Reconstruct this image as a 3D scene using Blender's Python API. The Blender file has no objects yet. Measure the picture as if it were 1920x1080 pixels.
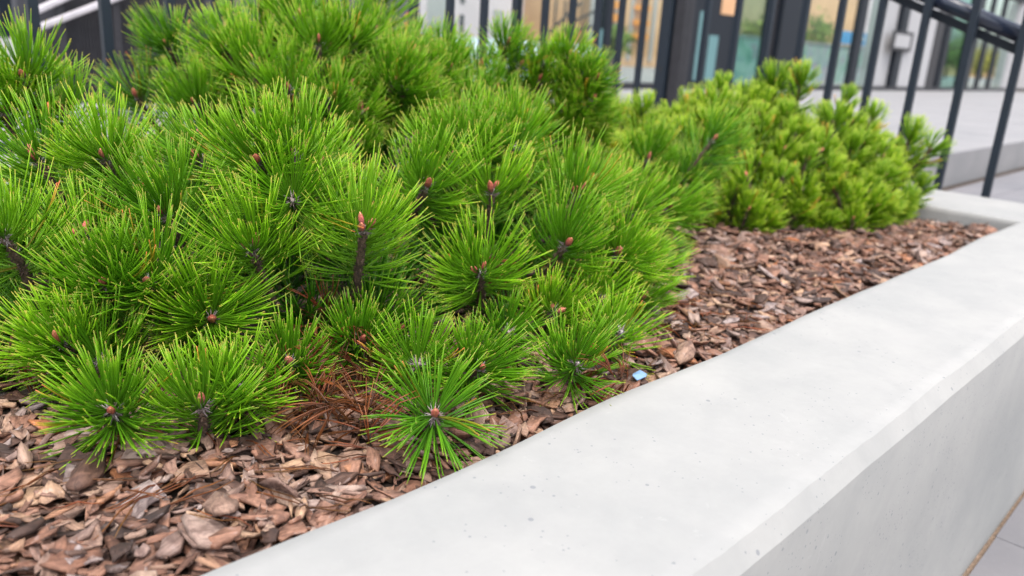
import bpy, math, random
import numpy as np
from mathutils import Matrix, Vector, noise as mnoise

random.seed(7); rng = np.random.default_rng(7)
sc = bpy.context.scene; C = sc.collection

# ---------------------------------------------------------------- camera, light, exposure
W_, H_, F_ = 1920.0, 1080.0, 1498.0
def _c(x, y): return np.array([x-960, -(y-540), -F_])
_up = -_c(650, 5400); _up /= np.linalg.norm(_up)
_d1 = _c(2460, 175); _d1 = _d1-_up*_d1.dot(_up); _d1 /= np.linalg.norm(_d1)
_d2 = np.cross(_up, _d1)
R = np.array([_d1, _d2, _up]); CAM = np.array([0, 0, 0.5])
def ray(x, y):
    r = R@_c(x, y); return r/np.linalg.norm(r)
def at(x, y, axis, val):
    r = ray(x, y); return CAM+r*((val-CAM[axis])/r[axis])
cd = bpy.data.cameras.new('camera'); cam = bpy.data.objects.new('camera', cd); C.objects.link(cam)
M = Matrix([list(r) for r in R]).to_4x4(); M.translation = Vector(CAM); cam.matrix_world = M
cd.sensor_width = 36; cd.lens = F_/W_*36; cd.clip_start = .02; cd.clip_end = 500
cd.dof.use_dof = True; cd.dof.focus_distance = 1.13; cd.dof.aperture_fstop = (cd.lens/1000)/.0082
sc.camera = cam

SUN_EL, SUN_AZ = math.radians(68), math.radians(-128)     # azimuth measured from +X towards +Y
w = bpy.data.worlds.new('World'); sc.world = w; w.use_nodes = True
nt = w.node_tree; nt.nodes.clear()
sky = nt.nodes.new('ShaderNodeTexSky'); sky.sky_type = 'NISHITA'; sky.sun_disc = False
sky.sun_elevation = SUN_EL; sky.sun_rotation = math.pi/2-SUN_AZ
sky.air_density = 1.0; sky.dust_density = 4.0; sky.ozone_density = 1.0
hs = nt.nodes.new('ShaderNodeHueSaturation'); hs.inputs['Saturation'].default_value = .44
bg = nt.nodes.new('ShaderNodeBackground'); bg.inputs['Strength'].default_value = .15
wo = nt.nodes.new('ShaderNodeOutputWorld')
nt.links.new(sky.outputs[0], hs.inputs['Color']); nt.links.new(hs.outputs[0], bg.inputs[0]); nt.links.new(bg.outputs[0], wo.inputs[0])
sl = bpy.data.lights.new('sun', 'SUN'); sl.energy = .55; sl.angle = math.radians(28); sl.color = (1, .955, .88)
so = bpy.data.objects.new('sun', sl); C.objects.link(so)
sdir = Vector((math.cos(SUN_EL)*math.cos(SUN_AZ), math.cos(SUN_EL)*math.sin(SUN_AZ), math.sin(SUN_EL)))
so.rotation_euler = sdir.to_track_quat('Z', 'Y').to_euler()
vs = sc.view_settings; vs.view_transform = 'Standard'; vs.look = 'None'; vs.gamma = 1; vs.use_curve_mapping = False
vs.exposure = 1.58
sc.cycles.max_bounces = 8; sc.cycles.transparent_max_bounces = 16

# ---------------------------------------------------------------- materials
def lin(r, g, b):
    f = lambda v: v/12.92 if v <= .04045 else ((v+.055)/1.055)**2.4
    return (f(r/255), f(g/255), f(b/255), 1)
class NT:
    def __init__(s, name):
        s.m = bpy.data.materials.new(name); s.m.use_nodes = True; s.t = s.m.node_tree
        s.b = s.t.nodes['Principled BSDF']; s.out = s.t.nodes['Material Output']
    def n(s, ty, **k):
        x = s.t.nodes.new('ShaderNode'+ty)
        for a, v in k.items(): setattr(x, a, v)
        return x
    def l(s, a, b): s.t.links.new(a, b)
    def attr(s, name):
        x = s.n('Attribute'); x.attribute_name = name; return x
    def noise(s, vec, scale, detail=4, rough=.55, dist=0):
        x = s.n('TexNoise'); x.inputs['Scale'].default_value = scale; x.inputs['Detail'].default_value = detail
        x.inputs['Roughness'].default_value = rough; x.inputs['Distortion'].default_value = dist
        if vec is not None: s.l(vec, x.inputs['Vector'])
        return x
    def ramp(s, fac, stops, interp='LINEAR'):
        x = s.n('ValToRGB'); cr = x.color_ramp; cr.interpolation = interp
        cr.elements[0].position, cr.elements[0].color = stops[0]
        cr.elements[1].position, cr.elements[1].color = stops[-1]
        for p, c in stops[1:-1]:
            e = cr.elements.new(p); e.color = c
        s.l(fac, x.inputs[0]); return x
    def mix(s, fac, a, b, mode='MIX'):
        x = s.n('Mix'); x.data_type = 'RGBA'; x.blend_type = mode
        for v, i in ((fac, 0), (a, 6), (b, 7)):
            if hasattr(v, 'links'): s.l(v, x.inputs[i])
            else: x.inputs[i].default_value = v
        return x.outputs[2]
    def math(s, op, a, b=0.0):
        x = s.n('Math'); x.operation = op
        for v, i in ((a, 0), (b, 1)):
            if hasattr(v, 'links'): s.l(v, x.inputs[i])
            else: x.inputs[i].default_value = v
        return x.outputs[0]
    def bump(s, h, strength, dist):
        x = s.n('Bump'); x.inputs['Strength'].default_value = strength; x.inputs['Distance'].default_value = dist
        s.l(h, x.inputs['Height']); s.l(x.outputs[0], s.b.inputs['Normal']); return x
    def rough(s, v): s.b.inputs['Roughness'].default_value = v; return s
    def pos(s): return s.n('NewGeometry').outputs['Position']

def simple(name, col, rough=.6, var=.12, scale=8, metallic=0, spec=None):
    k = NT(name); p = k.pos(); nz = k.noise(p, scale)
    dark = tuple(c*(1-var) for c in col[:3])+(1,); lite = tuple(min(1, c*(1+var)) for c in col[:3])+(1,)
    r = k.ramp(nz.outputs[0], [(.3, dark), (.7, lite)])
    k.l(r.outputs[0], k.b.inputs['Base Color']); k.rough(rough); k.b.inputs['Metallic'].default_value = metallic
    if spec is not None: k.b.inputs['Specular IOR Level'].default_value = spec
    k.bump(nz.outputs[0], .08, .003)
    return k.m

def concrete(name, base, pits=True):
    k = NT(name); p = k.pos()
    big = k.noise(p, 2.2, 5, .6); fine = k.noise(p, 55, 6, .7); mid = k.noise(p, 11, 4, .6, .6)
    c0 = tuple(c*.90 for c in base)+(1,); c1 = tuple(min(1, c*1.04) for c in base)+(1,)
    a = k.ramp(big.outputs[0], [(.32, (c0[0]*.965, c0[1]*.985, c0[2]*1.0, 1)), (.62, c1)])
    b_ = k.ramp(mid.outputs[0], [(.3, (.93, .935, .94, 1)), (.62, (1, 1, 1, 1))])
    c_ = k.ramp(fine.outputs[0], [(.3, (.95, .95, .95, 1)), (.7, (1, 1, 1, 1))])
    col = k.mix(1.0, a.outputs[0], b_.outputs[0], 'MULTIPLY'); col = k.mix(1.0, col, c_.outputs[0], 'MULTIPLY')
    h = k.math('MULTIPLY', fine.outputs[0], .35)
    if pits:
        gate = k.noise(p, 6, 2, .5)
        for sc_, th, g in ((48, .085, .45), (130, .12, .47), (22, .045, .42)):
            # jittered cells, only some of which hold an air bubble pit
            v = k.n('TexVoronoi'); v.inputs['Scale'].default_value = sc_; k.l(p, v.inputs['Vector'])
            sep = k.n('SeparateColor'); k.l(v.outputs['Color'], sep.inputs[0])
            sz = k.math('MULTIPLY', sep.outputs[0], th*1.9)
            inside = k.math('LESS_THAN', v.outputs['Distance'], sz)
            some = k.math('GREATER_THAN', sep.outputs[1], .62)
            gt = k.math('GREATER_THAN', gate.outputs[0], g)
            pit = k.math('MULTIPLY', k.math('MULTIPLY', inside, some), gt)
            col = k.mix(k.math('MULTIPLY', pit, .8), col, (.16, .165, .18, 1))
            h = k.math('SUBTRACT', h, k.math('MULTIPLY', pit, .9))
        stain = k.noise(p, 17, 6, .75, 1.2)
        st = k.ramp(stain.outputs[0], [(.63, (0, 0, 0, 1)), (.78, (.35, .35, .35, 1))])
        col = k.mix(st.outputs[0], col, (.45, .44, .42, 1))
    k.l(col, k.b.inputs['Base Color']); k.rough(.8); k.bump(h, .35, .0015)
    return k.m

MAT = {}
MAT['concrete'] = concrete('cast concrete', (.303, .297, .284))
MAT['plaza'] = concrete('plaza slab concrete', (.235, .226, .226), False)
MAT['paver'] = concrete('grey paver', (.165, .158, .165), True)
MAT['joint'] = simple('sandy joint', (.17, .12, .085), .95, .5, 120)
MAT['metal'] = simple('dark blue grey coated steel', (.010, .016, .025), .48, .10, 30, 0, .35)
MAT['frame'] = simple('dark anodised frame', (.009, .012, .018), .5, .1, 20, 0, .25)
MAT['frame2'] = simple('brown grey frame', (.030, .029, .033), .5, .15, 20, 0, .25)
MAT['handrail'] = simple('glossy dark handrail', (.02, .026, .045), .12, .05, 10)
MAT['steel'] = simple('brushed steel', (.62, .58, .60), .35, .1, 20, .6)
MAT['darkpanel'] = simple('dark cladding', (.085, .078, .09), .55, .2, 1.2)
MAT['darkdeep'] = simple('dark steel stair wall', (.045, .045, .055), .6, .25, 3)
MAT['white'] = simple('white plaster', (.56, .55, .55), .8, .06, 1.5)
MAT['pinkwall'] = simple('pale pink plaster', (.62, .52, .56), .9, .08, .8)
MAT['cream'] = simple('grey cream plaster', (.36, .355, .36), .9, .05, .8)
MAT['peach'] = simple('peach plaster', (.62, .36, .19), .9, .12, .8)
MAT['orange'] = simple('orange panels', (.75, .27, .03), .8, .1, 2)
MAT['bluesign'] = simple('blue board', (.05, .30, .62), .5, .15, 4)
MAT['window'] = simple('dark window', (.03, .04, .055), .15, .1, 3)
MAT['brownwood'] = simple('brown panel', (.25, .14, .07), .7, .3, 4)
MAT['leafbg'] = simple('tree leaves', (.12, .20, .02), .7, .5, 3)
MAT['leafbg2'] = simple('yellowing leaves', (.30, .27, .03), .7, .4, 3)
MAT['trunk'] = simple('trunk bark', (.09, .06, .045), .9, .3, 12)
MAT['carred'] = simple('red paint', (.45, .04, .03), .3, .05, 2)
MAT['carblue'] = simple('blue paint', (.04, .08, .35), .3, .05, 2)
MAT['carwhite'] = simple('white paint', (.7, .72, .75), .3, .05, 2)
MAT['tyre'] = simple('tyre rubber', (.02, .02, .02), .8, .1, 20)
MAT['soil'] = simple('dark soil', (.035, .024, .018), .95, .5, 60)
MAT['scrap'] = simple('pale blue paper', (.17, .29, .46), .6, .1, 60)

def glass(name, tint, gloss, frost=0.0, frostcol=(.7, .85, .85, 1)):
    k = NT(name); t = k.t
    tr = k.n('BsdfTransparent'); tr.inputs[0].default_value = tint
    gl = k.n('BsdfGlossy'); gl.inputs['Roughness'].default_value = .03
    m1 = k.n('MixShader'); m1.inputs[0].default_value = gloss
    k.l(tr.outputs[0], m1.inputs[1]); k.l(gl.outputs[0], m1.inputs[2]); o = m1.outputs[0]
    if frost:
        df = k.n('BsdfDiffuse'); df.inputs[0].default_value = frostcol
        m2 = k.n('MixShader'); m2.inputs[0].default_value = frost
        k.l(o, m2.inputs[1]); k.l(df.outputs[0], m2.inputs[2]); o = m2.outputs[0]
    k.l(o, k.out.inputs[0]); return k.m
MAT['glass'] = glass('clear glass', (.86, .93, .90, 1), .10)
MAT['glassgreen'] = glass('greenish glass', (.55, .75, .70, 1), .12)
MAT['frost'] = glass('frosted film', (.8, .95, .95, 1), .06, .82, (.60, .76, .78, 1))
MAT['teal'] = glass('teal glass edge', (.5, .7, .7, 1), .06, .75, (.17, .30, .31, 1))

# needles: attribute nd = (position along the needle, random, shoot tone: random outside, darker painted shade inside)
def needle_mat(name, stops, var):
    k = NT(name); a = k.attr('nd'); s = k.n('SeparateColor'); k.l(a.outputs['Color'], s.inputs[0])
    r = k.ramp(s.outputs[0], stops)
    v = k.ramp(s.outputs[1], [(0, (1-var, 1-var*.8, 1-var, 1)), (.984, (1+var, 1+var*.6, 1, 1)), (.99, (2.3, .75, 1.5, 1) if 'pine' in name else (1.2, 1.2, 1.2, 1)), (1, (2.3, .8, 1.5, 1) if 'pine' in name else (1.2, 1.2, 1.2, 1))])
    col = k.mix(1.0, r.outputs[0], v.outputs[0], 'MULTIPLY')
    hsv = k.n('HueSaturation'); k.l(col, hsv.inputs['Color'])
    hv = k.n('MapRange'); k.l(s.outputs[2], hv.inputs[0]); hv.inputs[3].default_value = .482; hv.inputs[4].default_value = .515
    vv = k.n('MapRange'); k.l(s.outputs[2], vv.inputs[0]); vv.inputs[3].default_value = 1.15; vv.inputs[4].default_value = .52  # upper end darkens inner needles, painting the shade between shoots
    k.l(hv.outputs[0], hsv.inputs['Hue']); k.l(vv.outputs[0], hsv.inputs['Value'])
    k.l(hsv.outputs[0], k.b.inputs['Base Color']); k.rough(.33); k.b.inputs['Specular IOR Level'].default_value = .45
    tl = k.n('BsdfTranslucent'); k.l(hsv.outputs[0], tl.inputs[0])
    m = k.n('MixShader'); m.inputs[0].default_value = .38
    k.l(k.b.outputs[0], m.inputs[1]); k.l(tl.outputs[0], m.inputs[2]); k.l(m.outputs[0], k.out.inputs[0])
    return k.m
MAT['needle'] = needle_mat('pine needle green', [(0, (.12, .24, .030, 1)), (.10, (.10, .31, .016, 1)), (.55, (.145, .43, .016, 1)), (.91, (.24, .53, .020, 1)), (1, (.46, .42, .08, 1))], .30)
MAT['needle2'] = needle_mat('short pine needle green', [(0, (.11, .22, .03, 1)), (.3, (.13, .33, .014, 1)), (.8, (.22, .46, .018, 1)), (1, (.36, .50, .04, 1))], .3)
MAT['dead'] = needle_mat('dead needle orange brown', [(0, (.10, .035, .015, 1)), (.5, (.24, .085, .03, 1)), (1, (.33, .15, .06, 1))], .4)

def stem_mat():
    k = NT('scaly stem'); a = k.attr('nd'); s = k.n('SeparateColor'); k.l(a.outputs['Color'], s.inputs[0])
    r = k.ramp(s.outputs[0], [(0, (.055, .035, .028, 1)), (.4, (.20, .125, .09, 1)), (.75, (.34, .29, .30, 1)), (1, (.55, .53, .56, 1))])
    nz = k.noise(k.pos(), 300, 3)
    v = k.ramp(nz.outputs[0], [(.35, (.45, .45, .45, 1)), (.65, (1.2, 1.15, 1.1, 1))])
    k.l(k.mix(1.0, r.outputs[0], v.outputs[0], 'MULTIPLY'), k.b.inputs['Base Color']); k.rough(.8); k.bump(nz.outputs[0], .7, .002); return k.m
MAT['stem'] = stem_mat()
def bud_mat():
    k = NT('resinous bud'); a = k.attr('nd'); s = k.n('SeparateColor'); k.l(a.outputs['Color'], s.inputs[0])
    r = k.ramp(s.outputs[0], [(0, (.22, .16, .16, 1)), (.3, (.42, .11, .10, 1)), (.65, (.60, .14, .095, 1)), (1, (.62, .26, .12, 1))])
    nz = k.noise(k.pos(), 420, 3)
    v = k.ramp(nz.outputs[0], [(.35, (.55, .5, .5, 1)), (.65, (1.3, 1.3, 1.4, 1))])
    oi = k.n('ObjectInfo'); ov = k.ramp(oi.outputs['Random'], [(0, (.8, .85, .9, 1)), (.5, (1.1, 1.1, 1.15, 1)), (1, (1.25, 1.5, 1.7, 1))])
    bc = k.mix(1.0, k.mix(1.0, r.outputs[0], v.outputs[0], 'MULTIPLY'), ov.outputs[0], 'MULTIPLY')
    k.l(bc, k.b.inputs['Base Color']); k.rough(.5); k.bump(nz.outputs[0], .6, .0012); return k.m
MAT['bud'] = bud_mat()

def chip_mat():
    k = NT('pine bark chip'); lc = k.attr('lc'); rd = k.attr('rd')
    ri = k.n('ObjectInfo'); s = k.n('SeparateColor'); k.l(rd.outputs['Color'], s.inputs[0])
    # single chips share meshes: their own random number shifts the stored one
    f = k.math('FRACT', k.math('ADD', s.outputs[0], k.math('MULTIPLY', ri.outputs['Random'], s.outputs[2])))
    g = k.math('FRACT', k.math('ADD', s.outputs[1], k.math('MULTIPLY', ri.outputs['Random'], k.math('MULTIPLY', s.outputs[2], 7.31))))
    base = k.ramp(f, [(0, (.040, .022, .016, 1)), (.20, (.11, .060, .042, 1)), (.32, (.225, .112, .072, 1)), (.50, (.31, .17, .115, 1)),
                      (.62, (.25, .175, .15, 1)), (.74, (.35, .225, .155, 1)), (.84, (.32, .27, .265, 1)), (.91, (.44, .29, .185, 1)), (.96, (.38, .25, .17, 1)), (1, (.38, .14, .05, 1))])
    mp = k.n('Mapping'); k.l(lc.outputs['Vector'], mp.inputs['Vector']); mp.inputs['Scale'].default_value = (26, 130, 130)
    off = k.n('CombineXYZ'); k.l(k.math('MULTIPLY', g, 37), off.inputs[0]); k.l(k.math('MULTIPLY', f, 53), off.inputs[1]); k.l(off.outputs[0], mp.inputs['Location'])
    fib = k.noise(mp.outputs[0], 1.6, 6, .7, .6)
    mp2 = k.n('Mapping'); k.l(lc.outputs['Vector'], mp2.inputs['Vector']); k.l(off.outputs[0], mp2.inputs['Location']); mp2.inputs['Scale'].default_value = (60, 60, 60)
    blo = k.noise(mp2.outputs[0], 1.0, 4, .6, .8)
    v = k.ramp(fib.outputs[0], [(.30, (.45, .40, .38, 1)), (.50, (.95, .95, .95, 1)), (.75, (1.35, 1.33, 1.32, 1))])
    v2 = k.ramp(blo.outputs[0], [(.36, (.55, .5, .5, 1)), (.55, (1.05, 1.05, 1.05, 1))])
    col = k.mix(1.0, base.outputs[0], v.outputs[0], 'MULTIPLY'); col = k.mix(1.0, col, v2.outputs[0], 'MULTIPLY')
    grey = k.ramp(blo.outputs[0], [(.60, (0, 0, 0, 1)), (.72, (.38, .38, .38, 1))])
    col = k.mix(grey.outputs[0], col, (.40, .36, .37, 1))
    col = k.mix(1.0, col, (.94, .89, .85, 1), 'MULTIPLY')
    k.l(col, k.b.inputs['Base Color']); k.rough(.72)
    h = k.math('ADD', k.math('MULTIPLY', fib.outputs[0], .7), k.math('MULTIPLY', blo.outputs[0], .6))
    k.bump(h, .85, .0030); return k.m
MAT['chip'] = chip_mat()

# ---------------------------------------------------------------- mesh helpers
def tag(o, label=None, cat=None, group=None, kind=None):
    for k_, v in (('label', label), ('category', cat), ('group', group), ('kind', kind)):
        if v: o[k_] = v
    return o
def link(name, me, parent=None, loc=None):
    o = bpy.data.objects.new(name, me); C.objects.link(o)
    if parent is not None: o.parent = parent
    if loc is not None: o.location = loc
    return o
def empty(name, loc=(0, 0, 0)):
    o = bpy.data.objects.new(name, None); C.objects.link(o); o.location = loc; o.empty_display_size = .05; return o
def mesh_np(name, V, F, mat, smooth=False, cols=None):
    """V (n,3); F list of arrays, each (m,k)"""
    me = bpy.data.meshes.new(name); V = np.asarray(V, np.float32)
    me.vertices.add(len(V)); me.vertices.foreach_set('co', V.ravel())
    loops = np.concatenate([np.asarray(f).ravel() for f in F]).astype(np.int32)
    sizes = np.concatenate([np.full(len(f), np.asarray(f).shape[1]) for f in F]).astype(np.int32)
    starts = np.concatenate([[0], np.cumsum(sizes)[:-1]]).astype(np.int32)
    me.loops.add(len(loops)); me.loops.foreach_set('vertex_index', loops)
    me.polygons.add(len(sizes)); me.polygons.foreach_set('loop_start', starts)
    try: me.polygons.foreach_set('loop_total', sizes)
    except Exception: pass
    me.update(calc_edges=True)
    if smooth: me.polygons.foreach_set('use_smooth', np.ones(len(sizes), bool))
    if cols is not None:
        for nm, arr in cols.items():
            if nm == 'lc':
                a = me.attributes.new(nm, 'FLOAT_VECTOR', 'POINT'); a.data.foreach_set('vector', np.asarray(arr, np.float32).ravel())
            else:
                a = me.attributes.new(nm, 'FLOAT_COLOR', 'POINT')
                cc = np.ones((len(V), 4), np.float32); cc[:, :3] = arr; a.data.foreach_set('color', cc.ravel())
    me.materials.append(mat); return me

class MB:
    def __init__(s): s.v = []; s.f = []
    def box(s, x0, x1, y0, y1, z0, z1):
        b = len(s.v); s.v += [(x, y, z) for z in (z0, z1) for x, y in ((x0, y0), (x1, y0), (x1, y1), (x0, y1))]
        s.f += [tuple(b+i for i in q) for q in ((0, 3, 2, 1), (4, 5, 6, 7), (0, 1, 5, 4), (1, 2, 6, 5), (2, 3, 7, 6), (3, 0, 4, 7))]; return s
    def bar(s, p, q, wx, wz=None, side=None):
        """rectangular bar from p to q"""
        wz = wz or wx; p = np.array(p, float); q = np.array(q, float); d = (q-p)/np.linalg.norm(q-p)
        a = np.array(side if side is not None else ((0, 0, 1) if abs(d[2]) < .9 else (1, 0, 0)), float)
        u = np.cross(d, a); u /= np.linalg.norm(u); v_ = np.cross(u, d); b = len(s.v)
        for e in (p, q):
            for i, j in ((-1, -1), (1, -1), (1, 1), (-1, 1)): s.v.append(tuple(e+u*i*wx/2+v_*j*wz/2))
        s.f += [tuple(b+i for i in q_) for q_ in ((0, 3, 2, 1), (4, 5, 6, 7), (0, 1, 5, 4), (1, 2, 6, 5), (2, 3, 7, 6), (3, 0, 4, 7))]; return s
    def tube(s, pts, rads, n=8, cap=True):
        pts = [np.array(p, float) for p in pts]; b = len(s.v); u = None
        for i, p in enumerate(pts):
            d = pts[min(i+1, len(pts)-1)]-pts[max(i-1, 0)]; d /= np.linalg.norm(d)
            if u is None: u = np.cross(d, (0, 0, 1) if abs(d[2]) < .9 else (1, 0, 0))
            u = u-d*u.dot(d); u /= np.linalg.norm(u); v_ = np.cross(d, u)
            for k in range(n):
                a = 2*math.pi*k/n; s.v.append(tuple(p+(u*math.cos(a)+v_*math.sin(a))*rads[i]))
        for i in range(len(pts)-1):
            for k in range(n):
                s.f.append((b+i*n+k, b+i*n+(k+1) % n, b+(i+1)*n+(k+1) % n, b+(i+1)*n+k))
        if cap:
            s.f.append(tuple(b+k for k in reversed(range(n)))); e = b+(len(pts)-1)*n; s.f.append(tuple(e+k for k in range(n)))
        return s
    def build(s, name, mat, parent=None, bevel=0, smooth=False):
        me = bpy.data.meshes.new(name); me.from_pydata(s.v, [], s.f); me.update(); me.materials.append(mat)
        if smooth: me.polygons.foreach_set('use_smooth', [True]*len(me.polygons))
        o = link(name, me, parent)
        if bevel:
            m = o.modifiers.new('edge', 'BEVEL'); m.width = bevel; m.segments = 2
        return o
def rel(o, loc):
    """move a top level object's origin to loc while its children / mesh stay where they are"""
    loc = Vector(loc); o.location = loc
    if o.type == 'MESH': o.data.transform(Matrix.Translation(-loc))
    for c in o.children: c.location = c.location-loc

# ---------------------------------------------------------------- planter
ZG, ZP = -.62, -.30                      # lower pavement, raised plaza
XI0, XI1, YI0, YI1 = -1.6, 3.28, .632, 2.30
XO0, XO1, YO0, YO1 = -1.95, 3.80, .306, 2.76
def planter():
    inner = [(XI0, YI0), (XI1, YI0), (XI1, YI1), (XI0, YI1)]; outer = [(XO0, YO0), (XO1, YO0), (XO1, YO1), (XO0, YO1)]
    prof = [(0, -.5), (0, -.1), (0, -.02), (0, -.004), (.012, 0), (.06, 0)]+[(u, 0) for u in np.linspace(.14, .86, 8)]+[(.944, 0), (.945, -.0004), (.945, -.0004), (.999, -.0235), (.999, -.0235), (1, -.0245), (1, -.2), (1, -.4), (1, ZG-.02)]
    rings = []
    for s_ in range(4):
        a0, a1 = np.array(inner[s_]), np.array(inner[(s_+1) % 4]); b0, b1 = np.array(outer[s_]), np.array(outer[(s_+1) % 4])
        L = np.linalg.norm(b1-b0); n = int(L/(.012 if s_ == 0 else .03))
        for i in range(n):
            t = i/n; I = a0+(a1-a0)*t; O = b0+(b1-b0)*t; row = []
            for u, z in prof:
                p = I+(O-I)*u; x, y = p
                q = Vector((x*3.1, y*3.1, z*2)); h = (mnoise.noise(q)*.0022+mnoise.noise(q*4)*.0008)
                if z < -.03: h *= .4; dz = 0
                else: dz = mnoise.noise(Vector((x*5, y*9, 3)))*.0014
                nn = (O-I)/np.linalg.norm(O-I)
                if u < .02:   # the hand finished inner edge wanders a little
                    h += mnoise.noise(Vector((x*2.3, y*2.3, 7)))*.016+mnoise.noise(Vector((x*9, y*9, 1)))*.0022
                if .92 < u < .95: h += mnoise.noise(Vector((x*5, y*5, 9)))*.003+mnoise.noise(Vector((x*22, y*22, 9)))*.0010+mnoise.noise(Vector((x*70, y*70, 9)))*.0012
                p = p+nn*h; row.append((p[0], p[1], z+dz))
            rings.append(row)
    n, k = len(rings), len(prof); V = np.array(rings).reshape(-1, 3)
    i = np.arange(n)[:, None]; j = np.arange(k-1)[None]; i2 = (i+1) % n
    jj = np.array([q for q in range(k-1) if prof[q] != prof[q+1]])[None]
    F = np.stack([i*k+jj, i2*k+jj, i2*k+jj+1, i*k+jj+1], -1).reshape(-1, 4)[:, ::-1]
    me = mesh_np('concrete_planter', V, [F], MAT['concrete'], True)
    o = link('concrete_planter', me); rel(o, (.9, 1.5, ZG))
    tag(o, 'long low raised planter of pale smooth concrete with chamfered edge', 'planter')
    me.polygons.foreach_set('use_smooth', [True]*len(me.polygons))
    return o
planter()

# ---------------------------------------------------------------- ground
def ground():
    b = MB(); b.box(-60, 160, -60, YO0+1.8, ZG-.3, ZG-.012)
    g = b.build('pavement', MAT['joint']); tag(g, kind='structure')
    # grey paving slabs in courses along the planter wall, each one by itself
    L, D, gap = .62, .40, .007; n = 0; meshes = []
    for v in range(4):
        me = bpy.data.meshes.new('paving_slab'); bm = MB(); j = lambda: random.uniform(-.0015, .0015)
        bm.box(-L/2+gap/2+j(), L/2-gap/2+j(), -D/2+gap/2+j(), D/2-gap/2+j(), -.05, 0)
        me.from_pydata(bm.v, [], bm.f); me.update(); me.materials.append(MAT['paver']); meshes.append(me)
    rest = MB()
    for r_ in range(-9, 9):
        y = YO0-.009-D/2-D*r_
        if r_ < 0: y = YO0-.009-D/2-D*r_
        for c_ in range(-3, 24):
            x = 2.155+L/2+L*c_+(L/2 if r_ % 2 else 0)
            if r_ < 0 and x < XO1+L/2+.02: continue
            if y > YO0+1.95: continue
            z = ZG+random.uniform(-.0015, .0015)
            seen = (r_ in (0, 1, 2) and 1.2 < x < 5) or (r_ < 0 and 3.9 < x < 12)
            if seen:
                o = link('paving_slab', random.choice(meshes), g, (x, y, z)); o.rotation_euler.z = random.uniform(-.002, .002)+math.pi*random.randint(0, 1)
            else: rest.box(x-L/2+gap/2, x+L/2-gap/2, y-D/2+gap/2, y+D/2-gap/2, z-.05, z)
    o = rest.build('paving_slab', MAT['paver'], g); o['kind'] = 'stuff'
    far = MB(); far.box(-60, -.01, -60, YO0-.02-D*9, ZG-.05, ZG-.004); far.box(0, 160, -60, YO0-.02-D*9, ZG-.05, ZG-.004)
    o = far.build('far_paving', MAT['paver'], g); o['kind'] = 'stuff'
    # raised plaza behind the planter with a kerb face along it
    p = MB(); p.box(-60, 160, YO1+.004, 120, ZP-.5, ZP-.01); p.box(XO1+.005, 160, 2.43, YO1+.002, ZP-.5, ZP-.01)
    pl = p.build('plaza', MAT['joint']); tag(pl, kind='structure')
    rest = MB(); S = 1.2
    meshes = []
    for v in range(3):
        me = bpy.data.meshes.new('plaza_slab'); bm = MB(); bm.box(-S/2+.005, S/2-.005, -S/2+.005, S/2-.005, -.06, 0)
        me.from_pydata(bm.v, [], bm.f); me.update(); me.materials.append(MAT['plaza']); meshes.append(me)
    for i in range(-4, 34):
        for j in range(0, 7):
            x, y = XO1+.01+S*i+S/2, YO1+.01+S*j+S/2
            if 3.5 < x < 24 and j < 6:
                link('plaza_slab', meshes[(i+j) % 3], pl, (x, y, ZP+random.uniform(-.002, .002)))
            else: rest.box(x-S/2+.005, x+S/2-.005, y-S/2+.005, y+S/2-.005, ZP-.06, ZP)
    o = rest.build('plaza_slab', MAT['plaza'], pl); o['kind'] = 'stuff'
    e = MB(); e.box(-60, 160, YO1+.02+S*7, 120, ZP-.06, ZP-.004)
    o = e.build('far_paving', MAT['plaza'], pl); o['kind'] = 'stuff'
    e = MB()
    e.box(XO1+.01, 60, 2.42, YO1+.006, ZG-.02, ZP+.004); o = e.build('kerb', MAT['plaza'], pl)
ground()

# ---------------------------------------------------------------- planting bed and bark
def bed_z(x, y): 
    return -.034-.007*min(max(x, 0), 3.3)+.010*mnoise.noise(Vector((x*3.5, y*3.5, 0)))+.005*mnoise.noise(Vector((x*11, y*11, 5)))
def chip_template(L, Wd, N=8):
    th = random.uniform(.0016, .0055); curl = random.uniform(-.25, .35)*Wd; bendl = random.uniform(-.10, .14)*L
    kind = random.random(); ang = sorted([2*math.pi*(i+random.uniform(-.32, .32))/N for i in range(N)])
    out = []
    for a in ang:
        r = random.uniform(.50, 1.16); c_, s_ = math.cos(a), math.sin(a)
        if kind < .45:  # squarish broken ends
            m = max(abs(c_), abs(s_)); r *= .9/m**.8
        out.append((c_*r*L/2, s_*r*Wd/2))
    def zc(x, y): return curl*(2*y/Wd)**2+bendl*(2*x/L)**2
    V = []; 
    for x, y in out: V.append((x, y, zc(x, y)+random.uniform(-.0006, .0006)))
    for x, y in out: k = random.uniform(.88, 1.0); V.append((x*k, y*k, zc(x, y)-th*random.uniform(.6, 1.2)))
    for x, y in out: k = random.uniform(.45, .72); V.append((x*k, y*k, zc(x*k, y*k)+random.uniform(-.0012, .0014)))
    V.append((0, 0, random.uniform(0, .002)))
    q, t = [], []
    for i in range(N):
        j = (i+1) % N; q.append((i, j, 2*N+j, 2*N+i)); q.append((j, i, N+i, N+j)); t.append((2*N+i, 2*N+j, 3*N)); 
    for i in range(1, N-1): t.append((N, N+i+1, N+i))
    return np.array(V), np.array(q), np.array(t)
TPL = []
for i in range(30):
    L = random.choice([.022, .030, .038, .046, .054, .064, .080])*random.uniform(.85, 1.15); TPL.append(chip_template(L, L*random.choice([.16, .28, .42, .55, .68, .8])))
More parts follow.
